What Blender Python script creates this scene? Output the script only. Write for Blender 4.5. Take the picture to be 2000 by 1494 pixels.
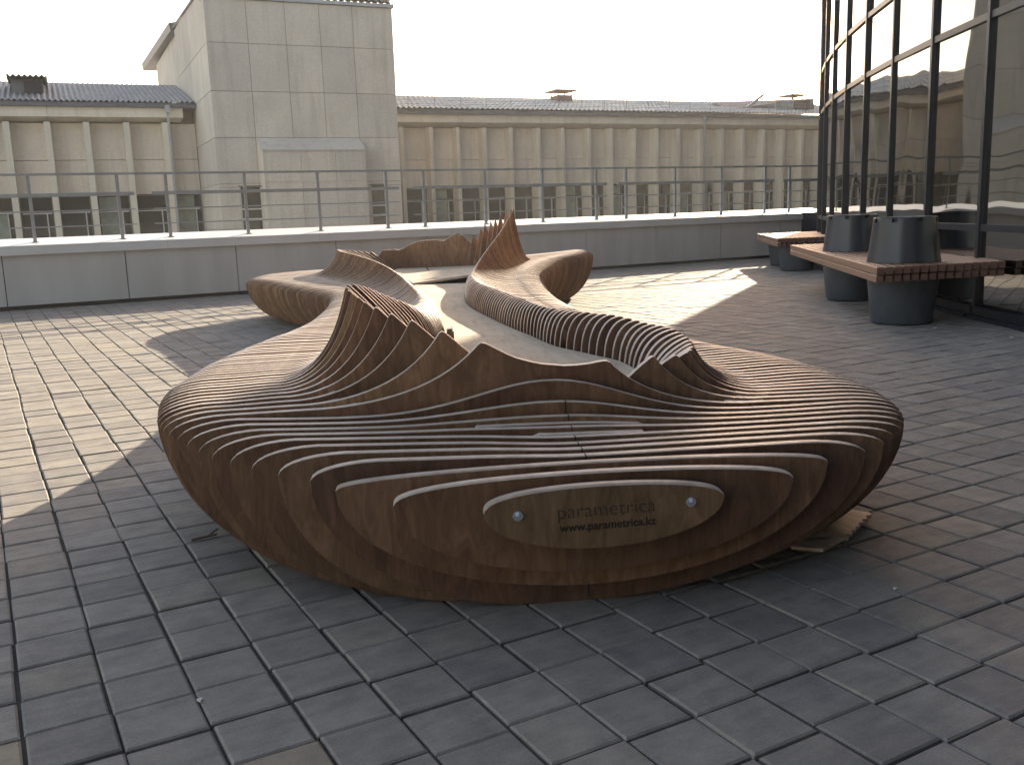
import bpy, math, random
import numpy as np
from mathutils import Matrix, Vector
random.seed(7)
rng = np.random.default_rng(7)
for o in list(bpy.data.objects): bpy.data.objects.remove(o, do_unlink=True)
scene = bpy.context.scene
COL = scene.collection
S = 1.2                                   # one layout unit (eye height) in metres

# ------------------------------------------------------------------ camera
CR = [[0.869227454285183, -0.11662590581604132, 0.480460228124543],
      [-0.49325844330111784, -0.1382054317551245, 0.8588337247369467],
      [-0.03376004782369303, -0.9835129164001698, -0.1776586683642948]]
cam = bpy.data.cameras.new('camera'); camo = bpy.data.objects.new('camera', cam); COL.objects.link(camo)
right = Vector([r[0] for r in CR]); up = -Vector([r[1] for r in CR]); back = -Vector([r[2] for r in CR])
mw = Matrix((right, up, back)).transposed().to_4x4(); mw.translation = Vector((0, 0, S)); camo.matrix_world = mw
cam.sensor_fit = 'HORIZONTAL'; cam.sensor_width = 36.0; cam.lens = 36.0 * 1845.6 / 2000.0
cam.clip_start = 0.05; cam.clip_end = 6000
scene.camera = camo

# ------------------------------------------------------------------ light
SUN_AZ = math.radians(37.0)               # from +X towards +Y
SUN_EL = math.radians(16.2)
world = bpy.data.worlds.new('World'); scene.world = world; world.use_nodes = True
wn = world.node_tree; wn.nodes.clear()
wo = wn.nodes.new('ShaderNodeOutputWorld'); bg = wn.nodes.new('ShaderNodeBackground'); sky = wn.nodes.new('ShaderNodeTexSky')
sky.sky_type = 'NISHITA'; sky.sun_disc = False; sky.sun_elevation = SUN_EL; sky.sun_rotation = math.pi / 2 - SUN_AZ
sky.air_density = 1.0; sky.dust_density = 1.2; sky.ozone_density = 1.0
bg.inputs['Strength'].default_value = 0.125
wtint = wn.nodes.new('ShaderNodeMix'); wtint.data_type = 'RGBA'; wtint.blend_type = 'MULTIPLY'; wtint.inputs[0].default_value = 1.0; wtint.inputs[7].default_value = (1.30, 0.995, 0.80, 1)
wn.links.new(sky.outputs[0], wtint.inputs[6]); wn.links.new(wtint.outputs[2], bg.inputs[0]); wn.links.new(bg.outputs[0], wo.inputs[0])
sl = bpy.data.lights.new('sun', 'SUN'); so = bpy.data.objects.new('sun', sl); COL.objects.link(so)
sl.energy = 5.0; sl.angle = math.radians(0.53); sl.color = (1.0, 0.87, 0.66)
travel = Vector((-math.cos(SUN_AZ) * math.cos(SUN_EL), -math.sin(SUN_AZ) * math.cos(SUN_EL), -math.sin(SUN_EL)))
so.rotation_euler = travel.to_track_quat('-Z', 'Y').to_euler()
vs = scene.view_settings
vs.view_transform = 'Standard'; vs.look = 'None'; vs.gamma = 1.0; vs.use_curve_mapping = False; vs.exposure = 1.9
scene.render.engine = 'CYCLES'
cy = scene.cycles; cy.max_bounces = 7; cy.diffuse_bounces = 4; cy.glossy_bounces = 3; cy.transmission_bounces = 2; cy.volume_bounces = 1; cy.caustics_reflective = False; cy.caustics_refractive = False

# ------------------------------------------------------------------ materials
MATS = {}
def nmat(name):
    m = bpy.data.materials.new(name); m.use_nodes = True; nt = m.node_tree
    b = nt.nodes['Principled BSDF']; MATS[name] = m
    return m, nt, b
def N(nt, t, **kw):
    n = nt.nodes.new(t)
    for k, v in kw.items():
        if k in n.inputs: n.inputs[k].default_value = v
        else: setattr(n, k, v)
    return n
def ramp(nt, fac, stops):
    r = nt.nodes.new('ShaderNodeValToRGB'); nt.links.new(fac, r.inputs[0]); e = r.color_ramp.elements
    while len(e) > 1: e.remove(e[-1])
    e[0].position = stops[0][0]; e[0].color = (*stops[0][1], 1)
    for p, c in stops[1:]:
        x = e.new(p); x.color = (*c, 1)
    return r.outputs[0]
def mix(nt, a, b, fac, mode='MIX'):
    m = nt.nodes.new('ShaderNodeMix'); m.data_type = 'RGBA'; m.blend_type = mode
    for v, i in ((fac, 0), (a, 6), (b, 7)):
        if hasattr(v, 'links') or hasattr(v, 'is_linked'): nt.links.new(v, m.inputs[i])
        else: m.inputs[i].default_value = v if i == 0 else (*v, 1)
    return m.outputs[2]
def coords(nt, scale=(1, 1, 1), kind='Object'):
    tc = nt.nodes.new('ShaderNodeTexCoord'); mp = nt.nodes.new('ShaderNodeMapping'); mp.inputs['Scale'].default_value = scale
    nt.links.new(tc.outputs[kind], mp.inputs[0]); return mp.outputs[0]
def noise(nt, vec, scale, detail=4.0, rough=0.55, dist=0.0):
    n = N(nt, 'ShaderNodeTexNoise', Scale=scale, Detail=detail, Roughness=rough, Distortion=dist)
    nt.links.new(vec, n.inputs['Vector']); return n.outputs[0]
def bump(nt, b, h, strength, dist=0.01):
    bp = N(nt, 'ShaderNodeBump', Strength=strength, Distance=dist); nt.links.new(h, bp.inputs['Height']); nt.links.new(bp.outputs[0], b.inputs['Normal'])
def simple(name, col, rough=0.6, var=0.25, scale=6.0, metal=0.0, bmp=0.15, kind='Object', stretch=(1, 1, 1), spec=0.5):
    m, nt, b = nmat(name); v = coords(nt, stretch, kind); n = noise(nt, v, scale, 6.0, 0.6)
    lo = tuple(c * (1 - var) for c in col); hi = tuple(min(1, c * (1 + var)) for c in col)
    c = ramp(nt, n, [(0.3, lo), (0.7, hi)]); nt.links.new(c, b.inputs['Base Color'])
    b.inputs['Roughness'].default_value = rough; b.inputs['Metallic'].default_value = metal; b.inputs['Specular IOR Level'].default_value = spec
    if bmp: bump(nt, b, noise(nt, v, scale * 6, 4.0), bmp, 0.004)
    return m
def wood_face():
    m, nt, b = nmat('stained_plywood_face'); oi = nt.nodes.new('ShaderNodeObjectInfo')
    tc = nt.nodes.new('ShaderNodeTexCoord'); add = nt.nodes.new('ShaderNodeVectorMath'); add.operation = 'ADD'
    sc = nt.nodes.new('ShaderNodeVectorMath'); sc.operation = 'SCALE'; sc.inputs['Scale'].default_value = 37.0
    cmb = nt.nodes.new('ShaderNodeCombineXYZ')
    for i in range(3): nt.links.new(oi.outputs['Random'], cmb.inputs[i])
    nt.links.new(cmb.outputs[0], sc.inputs[0]); nt.links.new(tc.outputs['Object'], add.inputs[0]); nt.links.new(sc.outputs[0], add.inputs[1])
    mp = nt.nodes.new('ShaderNodeMapping'); mp.inputs['Scale'].default_value = (5.0, 5.0, 1.1); mp.inputs['Rotation'].default_value = (0, 0.25, 0); nt.links.new(add.outputs[0], mp.inputs[0])
    g = noise(nt, mp.outputs[0], 5.0, 9.0, 0.66, 1.2)
    mp2 = nt.nodes.new('ShaderNodeMapping'); mp2.inputs['Scale'].default_value = (1.0, 1.0, 0.6); nt.links.new(add.outputs[0], mp2.inputs[0])
    big = noise(nt, mp2.outputs[0], 1.8, 4.0, 0.55)
    tone = oi.outputs['Color']
    gr = ramp(nt, g, [(0.22, (0.42, 0.37, 0.34)), (0.5, (0.92, 0.90, 0.88)), (0.75, (1.45, 1.43, 1.38))])
    c = mix(nt, tone, gr, 1.0, 'MULTIPLY')
    c = mix(nt, c, ramp(nt, big, [(0.28, (0.55, 0.50, 0.48)), (0.5, (0.95, 0.94, 0.92)), (0.7, (1.35, 1.32, 1.22))]), 0.95, 'MULTIPLY')
    vo = nt.nodes.new('ShaderNodeTexVoronoi'); vo.inputs['Scale'].default_value = 2.6
    mp3 = nt.nodes.new('ShaderNodeMapping'); mp3.inputs['Scale'].default_value = (1.0, 0.0, 0.7); nt.links.new(add.outputs[0], mp3.inputs[0]); nt.links.new(mp3.outputs[0], vo.inputs['Vector'])
    kn = ramp(nt, vo.outputs['Distance'], [(0.035, (0.22, 0.18, 0.16)), (0.075, (0.75, 0.7, 0.66)), (0.11, (1, 1, 1))])
    c = mix(nt, c, kn, 1.0, 'MULTIPLY')
    nt.links.new(c, b.inputs['Base Color']); b.inputs['Roughness'].default_value = 0.55; b.inputs['Specular IOR Level'].default_value = 0.35
    bump(nt, b, g, 0.12, 0.004); return m
def wood_edge():
    m, nt, b = nmat('plywood_edge'); oi = nt.nodes.new('ShaderNodeObjectInfo')
    v = coords(nt, (1, 1, 1)); g = noise(nt, v, 14.0, 6.0, 0.65)
    mpv = coords(nt, (0.3, 170.0, 0.3)); ply = noise(nt, mpv, 1.0, 1.0)
    t = ramp(nt, oi.outputs['Random'], [(0.0, (0.50, 0.435, 0.385)), (0.5, (0.60, 0.53, 0.475)), (1.0, (0.45, 0.385, 0.335))])
    c = mix(nt, t, ramp(nt, g, [(0.3, (0.74, 0.70, 0.66)), (0.65, (1.1, 1.08, 1.05))]), 1.0, 'MULTIPLY')
    c = mix(nt, c, ramp(nt, ply, [(0.4, (0.78, 0.74, 0.7)), (0.6, (1.05, 1.05, 1.05))]), 0.6, 'MULTIPLY')
    nt.links.new(c, b.inputs['Base Color']); b.inputs['Roughness'].default_value = 0.52; b.inputs['Specular IOR Level'].default_value = 0.35
    bump(nt, b, ply, 0.1, 0.002); return m
def paver_mat():
    m, nt, b = nmat('concrete_paver'); at = nt.nodes.new('ShaderNodeAttribute'); at.attribute_name = 'tint'
    v = coords(nt, (1, 1, 1), 'Generated'); geo = nt.nodes.new('ShaderNodeNewGeometry')
    n1 = noise(nt, geo.outputs['Position'], 9.0, 5.0, 0.6); n2 = noise(nt, geo.outputs['Position'], 160.0, 3.0, 0.7)
    st = nt.nodes.new('ShaderNodeMapping'); st.inputs['Scale'].default_value = (6, 26, 1); nt.links.new(geo.outputs['Position'], st.inputs[0])
    n3 = noise(nt, st.outputs[0], 1.0, 5.0, 0.6)
    c = mix(nt, at.outputs['Color'], ramp(nt, n1, [(0.3, (0.80, 0.80, 0.82)), (0.7, (1.15, 1.14, 1.11))]), 1.0, 'MULTIPLY')
    c = mix(nt, c, ramp(nt, n3, [(0.3, (0.86, 0.86, 0.87)), (0.7, (1.1, 1.1, 1.08))]), 1.0, 'MULTIPLY')
    c = mix(nt, c, ramp(nt, n2, [(0.3, (0.82, 0.82, 0.82)), (0.7, (1.14, 1.14, 1.14))]), 0.8, 'MULTIPLY')
    nt.links.new(c, b.inputs['Base Color']); b.inputs['Roughness'].default_value = 0.8; b.inputs['Specular IOR Level'].default_value = 0.22
    bump(nt, b, n2, 0.25, 0.003); return m
def concrete(name, col, streak=True):
    m, nt, b = nmat(name); geo = nt.nodes.new('ShaderNodeNewGeometry'); oi = nt.nodes.new('ShaderNodeObjectInfo')
    n1 = noise(nt, geo.outputs['Position'], 0.7, 6.0, 0.6); n2 = noise(nt, geo.outputs['Position'], 22.0, 5.0, 0.7)
    st = nt.nodes.new('ShaderNodeMapping'); st.inputs['Scale'].default_value = (3.5, 3.5, 0.28); nt.links.new(geo.outputs['Position'], st.inputs[0])
    n3 = noise(nt, st.outputs[0], 1.0, 6.0, 0.65)
    base = ramp(nt, n1, [(0.25, tuple(c * 0.86 for c in col)), (0.75, tuple(c * 1.08 for c in col))])
    c = mix(nt, base, ramp(nt, n2, [(0.3, (0.86, 0.86, 0.86)), (0.7, (1.1, 1.1, 1.1))]), 1.0, 'MULTIPLY')
    if streak: c = mix(nt, c, ramp(nt, n3, [(0.28, (0.7, 0.69, 0.68)), (0.5, (1, 1, 1)), (0.75, (1.04, 1.04, 1.03))]), 0.55, 'MULTIPLY')
    c = mix(nt, c, ramp(nt, oi.outputs['Random'], [(0, (0.9, 0.9, 0.91)), (1, (1.07, 1.06, 1.04))]), 1.0, 'MULTIPLY')
    nt.links.new(c, b.inputs['Base Color']); b.inputs['Roughness'].default_value = 0.85; b.inputs['Specular IOR Level'].default_value = 0.25
    bump(nt, b, n2, 0.2, 0.01); return m
def glass_mirror():
    m, nt, b = nmat('tinted_mirror_glass'); geo = nt.nodes.new('ShaderNodeNewGeometry')
    b.inputs['Base Color'].default_value = (0.37, 0.365, 0.345, 1); b.inputs['Metallic'].default_value = 1.0; b.inputs['Roughness'].default_value = 0.025
    st = nt.nodes.new('ShaderNodeMapping'); st.inputs['Scale'].default_value = (0.9, 0.9, 0.8); nt.links.new(geo.outputs['Position'], st.inputs[0])
    n = noise(nt, st.outputs[0], 1.1, 1.0, 0.4); bump(nt, b, n, 1.0, 0.015); return m
def deck_mat():
    m, nt, b = nmat('pale_plywood_deck'); v = coords(nt, (3.2, 0.55, 1)); g = noise(nt, v, 6.0, 8.0, 0.62, 0.8); v2 = coords(nt); k = noise(nt, v2, 1.6, 3.0)
    c = ramp(nt, g, [(0.3, (0.40, 0.345, 0.27)), (0.5, (0.50, 0.44, 0.35)), (0.72, (0.56, 0.50, 0.41))])
    c = mix(nt, c, ramp(nt, k, [(0.3, (0.85, 0.84, 0.82)), (0.7, (1.06, 1.05, 1.04))]), 1.0, 'MULTIPLY')
    nt.links.new(c, b.inputs['Base Color']); b.inputs['Roughness'].default_value = 0.8; b.inputs['Specular IOR Level'].default_value = 0.2; return m
wood_face(); wood_edge(); paver_mat(); glass_mirror(); deck_mat()
concrete('facade_concrete', (0.69, 0.618, 0.525)); concrete('tower_concrete', (0.60, 0.552, 0.485)); concrete('pilaster_concrete', (0.66, 0.61, 0.51)); concrete('cornice_concrete', (0.70, 0.645, 0.54))
simple('joint_grey', (0.30, 0.28, 0.25), 0.9); simple('joint_sand', (0.05, 0.047, 0.043), 0.95, 0.3, 30)
simple('parapet_panel', (0.50, 0.497, 0.49), 0.6, 0.10, 1.0, bmp=0.03, stretch=(3.0, 3.0, 0.5)); simple('coping_metal', (0.60, 0.61, 0.62), 0.42, 0.07, 2.0, bmp=0.03)
simple('plinth_dark', (0.045, 0.045, 0.05), 0.8); simple('rail_steel', (0.30, 0.32, 0.345), 0.42, 0.12, 9, metal=0.35, bmp=0.03)
simple('mullion_metal', (0.028, 0.031, 0.040), 0.38, 0.15, 5, metal=0.3, bmp=0.0)
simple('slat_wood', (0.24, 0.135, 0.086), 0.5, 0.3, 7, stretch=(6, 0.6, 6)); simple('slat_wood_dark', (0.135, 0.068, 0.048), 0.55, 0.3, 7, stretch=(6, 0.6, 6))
simple('grey_pot', (0.062, 0.072, 0.082), 0.55, 0.15, 8, bmp=0.08); simple('black_pot', (0.015, 0.018, 0.028), 0.30, 0.2, 5, bmp=0.06)
simple('corrugated_sheet', (0.20, 0.20, 0.205), 0.6, 0.35, 3.0); simple('roof_tile', (0.36, 0.37, 0.37), 0.6, 0.3, 2.0); simple('gutter_metal', (0.11, 0.115, 0.13), 0.5, 0.2, 3)
simple('flashing_zinc', (0.36, 0.39, 0.43), 0.4, 0.12, 3, metal=0.3); simple('vent_brick', (0.19, 0.10, 0.085), 0.8, 0.3, 8); simple('dark_opening', (0.03, 0.03, 0.038), 0.8)
simple('window_frame_dark', (0.11, 0.10, 0.09), 0.6, 0.2); simple('window_frame_white', (0.55, 0.55, 0.52), 0.5, 0.1)
simple('printed_black', (0.012, 0.010, 0.010), 0.6, 0.1, bmp=0); simple('printed_grey', (0.024, 0.018, 0.015), 0.6, 0.1, bmp=0)
simple('zinc_bolt', (0.62, 0.70, 0.80), 0.22, 0.1, 20, metal=1.0, bmp=0); simple('white_scrap', (0.7, 0.69, 0.66), 0.8, 0.1); simple('dry_twig', (0.09, 0.06, 0.04), 0.9)
simple('raw_plywood', (0.62, 0.50, 0.385), 0.65, 0.25, 5, stretch=(8, 1, 1)); simple('podium', (0.2, 0.2, 0.19), 0.9); simple('asphalt', (0.25, 0.245, 0.235), 0.95, 0.3, 1.0)
simple('pale_curtain', (0.30, 0.33, 0.27), 0.9, 0.25, 3.0); simple('old_door', (0.30, 0.34, 0.35), 0.7, 0.2, 2)
def pane_mat(name, col):
    m, nt, b = nmat(name); oi = nt.nodes.new('ShaderNodeObjectInfo'); geo = nt.nodes.new('ShaderNodeNewGeometry'); n = noise(nt, geo.outputs['Position'], 1.3, 3.0)
    c = mix(nt, tuple(x * 0.5 for x in col), tuple(x * 1.6 for x in col), n); c = mix(nt, c, ramp(nt, oi.outputs['Random'], [(0, (0.35, 0.4, 0.42)), (0.6, (1, 1, 1)), (1, (1.9, 2.0, 1.7))]), 1.0, 'MULTIPLY')
    nt.links.new(c, b.inputs['Base Color']); b.inputs['Roughness'].default_value = 0.08; b.inputs['Specular IOR Level'].default_value = 0.4
    bump(nt, b, n, 0.35, 0.02)
pane_mat('old_window_glass', (0.030, 0.035, 0.036))

# ------------------------------------------------------------------ mesh helpers (layout units in, metres out)
class MB:
    def __init__(self): self.v = []; self.f = []; self.m = []
    def face(self, pts, mi=0):
        i = len(self.v); self.v += [tuple(p) for p in pts]; self.f.append(tuple(range(i, i + len(pts)))); self.m.append(mi)
    def hexa(self, c, mi=0):                       # 8 corners: bottom ring 0-3, top ring 4-7
        i = len(self.v); self.v += [tuple(p) for p in c]
        for q in ((3, 2, 1, 0), (4, 5, 6, 7), (0, 1, 5, 4), (1, 2, 6, 5), (2, 3, 7, 6), (3, 0, 4, 7)):
            self.f.append(tuple(i + k for k in q)); self.m.append(mi)
    def box(self, x0, x1, y0, y1, z0, z1, T=None, mi=0):
        c = [(x0, y0, z0), (x1, y0, z0), (x1, y1, z0), (x0, y1, z0), (x0, y0, z1), (x1, y0, z1), (x1, y1, z1), (x0, y1, z1)]
        self.hexa([T(*p) for p in c] if T else c, mi)
    def bar(self, p, q, w, h=None, upv=(0, 0, 1), mi=0):
        h = h or w; p = Vector(p); q = Vector(q); d = (q - p).normalized(); u = Vector(upv)
        if abs(d.dot(u)) > 0.95: u = Vector((1, 0, 0))
        s = d.cross(u).normalized() * (w / 2); t = s.cross(d).normalized() * (h / 2)
        self.hexa([p - s - t, p + s - t, q + s - t, q - s - t, p - s + t, p + s + t, q + s + t, q - s + t], mi)
    def lathe(self, cx, cy, prof, n=40, flute=None, mi=0, cap0=True, cap1=True):
        i0 = len(self.v)
        for r, z in prof:
            for k in range(n):
                a = 2 * math.pi * k / n; rr = r * (flute(a, z) if flute else 1); self.v.append((cx + rr * math.cos(a), cy + rr * math.sin(a), z))
        for j in range(len(prof) - 1):
            for k in range(n):
                a, b2 = i0 + j * n + k, i0 + j * n + (k + 1) % n; self.f.append((a, b2, b2 + n, a + n)); self.m.append(mi)
        if cap0: self.f.append(tuple(i0 + k for k in reversed(range(n)))); self.m.append(mi)
        if cap1: self.f.append(tuple(i0 + (len(prof) - 1) * n + k for k in range(n))); self.m.append(mi)
    def mesh(self, name, mats, off=(0, 0, 0), smooth=False):
        me = bpy.data.meshes.new(name)
        v = (np.array(self.v, dtype=float) - np.array(off)) * S
        me.from_pydata(v.tolist(), [], self.f)
        for m in mats: me.materials.append(MATS[m])
        me.polygons.foreach_set('material_index', self.m)
        if smooth: me.polygons.foreach_set('use_smooth', [True] * len(self.f))
        me.update(); return me
    def build(self, name, mats, parent=None, off=None, smooth=False, angle=None):
        if isinstance(mats, str): mats = [mats]
        if off is None:
            off = (0, 0, 0) if parent else tuple(np.append((np.array(self.v).max(0) + np.array(self.v).min(0))[:2] / 2, np.array(self.v)[:, 2].min()))
        o = bpy.data.objects.new(name, self.mesh(name, mats, off, smooth)); COL.objects.link(o)
        o.location = Vector(off) * S
        if parent:
            o.parent = parent
            par = parent
            tot = Vector((0, 0, 0))
            while par is not None: tot += par.location; par = par.parent
            if not parent.get('_local'): o.location = Vector(off) * S - tot
        if angle is not None:
            for p in o.data.polygons: p.use_smooth = True
            o.data.set_sharp_from_angle(angle=angle)
        return o
def tag(o, label=None, cat=None, group=None, kind=None):
    if label: o['label'] = label
    if cat: o['category'] = cat
    if group: o['group'] = group
    if kind: o['kind'] = kind
    return o
def empty(name, loc, label=None, cat=None, group=None, rz=0.0):
    o = bpy.data.objects.new(name, None); COL.objects.link(o); o.location = Vector(loc) * S; o.rotation_euler.z = rz; o.empty_display_size = 0.2
    return tag(o, label, cat, group)
def pchip(tab):
    x = np.array([t[0] for t in tab], float); y = np.array([t[1] for t in tab], float); h = np.diff(x); dl = np.diff(y) / h
    d = np.zeros(len(x)); d[0] = dl[0]; d[-1] = dl[-1]
    for i in range(1, len(x) - 1):
        if dl[i - 1] * dl[i] > 0:
            w1 = 2 * h[i] + h[i - 1]; w2 = h[i] + 2 * h[i - 1]; d[i] = (w1 + w2) / (w1 / dl[i - 1] + w2 / dl[i])
    def f(s):
        s = min(max(s, x[0]), x[-1]); i = min(max(int(np.searchsorted(x, s)) - 1, 0), len(h) - 1); t = (s - x[i]) / h[i]
        return (y[i] * (1 + 2 * t) * (1 - t) ** 2 + d[i] * h[i] * t * (1 - t) ** 2 + y[i + 1] * t * t * (3 - 2 * t) + d[i + 1] * h[i] * t * t * (t - 1))
    return f
def cproj(P):
    q = [sum(CR[r][c] * (P[r] - (1.0 if r == 2 else 0.0)) for r in range(3)) for c in range(3)]
    return (1000 + 1845.6 * q[0] / q[2], 747 + 1845.6 * q[1] / q[2], q[2])

# ------------------------------------------------------------------ ground and terrace
g = MB(); g.face([(-900, -900, -6), (900, -900, -6), (900, 900, -6), (-900, 900, -6)]); tag(g.build('ground', 'asphalt'), kind='structure')
g = MB(); g.box(-14, 40, -16, 13.75, -6.0, -0.09); tag(g.build('terrace_podium', 'podium'), kind='structure')
PX, PY, PX0, PY0 = 0.1665, 0.1655, 1.143, 1.348
pave = MB(); pave.box(-7.0, 40, -5.5, 13.3, -0.088, -0.010); pave = pave.build('pavement', 'joint_sand'); tag(pave, kind='structure')
def tint():
    r = rng.random(); j = 0.92 + 0.16 * rng.random()
    if r < 0.60: c = (0.246, 0.238, 0.228)
    elif r < 0.78: c = (0.218, 0.213, 0.211)
    elif r < 0.87: c = (0.262, 0.250, 0.230)
    elif r < 0.95: c = (0.268, 0.260, 0.248)
    elif r < 0.98: c = (0.190, 0.187, 0.190)
    else: c = (0.295, 0.268, 0.222)
    return (c[0] * j * 1.05, c[1] * j, c[2] * j * 0.94)
def paver_geo(w, h, zt, tx, ty, ch):
    a, b2 = w / 2, h / 2; z0 = -0.03
    z = lambda x, y: zt + tx * x + ty * y
    o = [(-a, -b2), (a, -b2), (a, b2), (-a, b2)]; i = [(-a + ch, -b2 + ch), (a - ch, -b2 + ch), (a - ch, b2 - ch), (-a + ch, b2 - ch)]
    v = [(x, y, z0) for x, y in o] + [(x, y, z(x, y) - ch * 0.75) for x, y in o] + [(x, y, z(x, y)) for x, y in i]
    f = [(8, 9, 10, 11)] + [(k, (k + 1) % 4, 4 + (k + 1) % 4, 4 + k) for k in range(4)] + [(4 + k, 4 + (k + 1) % 4, 8 + (k + 1) % 4, 8 + k) for k in range(4)]
    return v, f
cells = []
colj = {}
for i in range(-48, 95):
    colj[i] = rng.normal(0, 0.007 if i < 4 else 0.0012)
    for j in range(-40, 72):
        x = PX0 + (i + 0.5) * PX; y = PY0 + (j + 0.5) * PY + colj[i]
        if y > 13.22 or x < -6.9 or y < -5.4: continue
        if math.hypot(x - 35.65, y + 12.37) < 33.15: continue
        cells.append((x, y))
def inbench(x, y):
    rx, ry = x - 1.221, y - 1.783; s = rx * 0.408 + ry * 0.913; u = rx * 0.913 - ry * 0.408
    return 0.1 < s < 9.2 and -1.15 < u < 0.85
rank = []
for k, (x, y) in enumerate(cells):
    if y < 0.2: continue
    px, py, d = cproj((x, y, 0))
    if d > 0.5 and 10 < px < 1990 and 10 < py < 1485 and not inbench(x, y): rank.append((d, k))
rank.sort(); near = set(k for d, k in rank[:300])
def tint_attr(me, cols):
    at = me.attributes.new('tint', 'FLOAT_COLOR', 'FACE'); at.data.foreach_set('color', np.array(cols, dtype=np.float32).ravel())
variants = []
for q in range(28):
    v, f = paver_geo(PX - 0.0055 - 0.002 * rng.random(), PY - 0.0055 - 0.0018 * rng.random(), 0.0, 0.0035 * rng.normal(), 0.0035 * rng.normal(), 0.0048)
    me = bpy.data.meshes.new('paver'); me.from_pydata((np.array(v) * S).tolist(), [], f); me.materials.append(MATS['concrete_paver']); t = tint(); tint_attr(me, [(*t, 1)] * len(f)); variants.append(me)
AV, AF, AC = [], [], []
for k, (x, y) in enumerate(cells):
    jx, jy = x + rng.normal(0, 0.0014) + (0.0028 * math.sin(2.1 * y + 0.9 * math.sin(3 * y)) if x < 2.0 else 0), y + rng.normal(0, 0.0016)
    if k in near:
        o = bpy.data.objects.new('paver', variants[rng.integers(len(variants))]); COL.objects.link(o); o.parent = pave
        o.location = Vector((jx, jy, rng.normal(0, 0.0012))) * S - pave.location
    else:
        v, f = paver_geo(PX - 0.0055 - 0.002 * rng.random(), PY - 0.0055 - 0.0018 * rng.random(), rng.normal(0, 0.0012), 0.0035 * rng.normal(), 0.0035 * rng.normal(), 0.0048)
        b0 = len(AV); AV += [(px + jx, py + jy, pz) for px, py, pz in v]; AF += [tuple(b0 + q for q in ff) for ff in f]; t = tint(); AC += [(*t, 1)] * len(f)
me = bpy.data.meshes.new('paver_field'); me.from_pydata((np.array(AV) * S).tolist(), [], AF); me.materials.append(MATS['concrete_paver']); tint_attr(me, AC)
o = bpy.data.objects.new('paver_field', me); COL.objects.link(o); o.parent = pave; o.location = -pave.location; tag(o, kind='stuff')

# ------------------------------------------------------------------ parapet and railing
PYF = lambda X: 13.28 - 0.025 * X
def TP(x, y, z): return (x, PYF(x) + y, z)
par = empty('parapet_wall', (5, 13.3, 0), 'low grey panelled parapet wall with sloping white metal coping across the terrace', 'wall')
m = MB(); m.box(-16, 15.2, 0.06, 0.5, -0.02, 0.70, TP); m.build('plinth', 'plinth_dark', par)
sm = [0.305 + 1.415 * k for k in range(-12, 11)]
for a, b2 in zip(sm[:-1], sm[1:]):
    b3 = min(b2, 14.35)
    if a > 14.3: break
    m = MB(); m.box(a + 0.006, b3 - 0.006, 0.0, 0.058, 0.052, 0.672, TP); m.build('panel', 'parapet_panel', par)
cs = [-16.2 + 2.05 * k for k in range(16)]
for a, b2 in zip(cs[:-1], cs[1:]):
    b3 = min(b2, 14.35)
    if a > 14.3: break
    a2, b4 = a + 0.002, b3 - 0.002
    m = MB(); m.hexa([TP(a2, -0.05, 0.675), TP(b4, -0.05, 0.675), TP(b4, 0.56, 0.675), TP(a2, 0.56, 0.675), TP(a2, -0.05, 0.79), TP(b4, -0.05, 0.79), TP(b4, 0.56, 0.872), TP(a2, 0.56, 0.872)])
    m.build('coping', 'coping_metal', par)
rail = empty('railing', (5, 13.55, 0.82), 'grey steel railing with four rails on top of the parapet coping', 'railing')
RY = 0.17
m = MB(); m.bar(TP(-16, RY, 1.655), TP(14.3, RY, 1.655), 0.034, 0.030); m.build('top_rail', 'rail_steel', rail)
for q in range(-5, 4):
    p0 = 2.341 + 3.70 * q
    x0, x1 = p0 - 0.19, min(p0 + 3.10 + 0.19, 14.3)
    if x0 < -16 or x0 > 14: continue
    for zz, w, h in ((1.40, 0.028, 0.045), (1.20, 0.016, 0.016), (1.005, 0.016, 0.016)):
        m = MB(); m.bar(TP(x0, RY, zz), TP(x1, RY, zz), w, h); m.build('rail', 'rail_steel', rail)
    for k in range(4):
        xx = p0 + 1.033 * k
        if xx > 14.2: continue
        m = MB(); m.bar(TP(xx, RY + 0.03, 0.80), TP(xx, RY + 0.03, 1.645), 0.036, 0.04, (1, 0, 0)); m.box(xx - 0.04, xx + 0.04, RY - 0.01, RY + 0.07, 0.815, 0.828, TP); m.build('post', 'rail_steel', rail)

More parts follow.
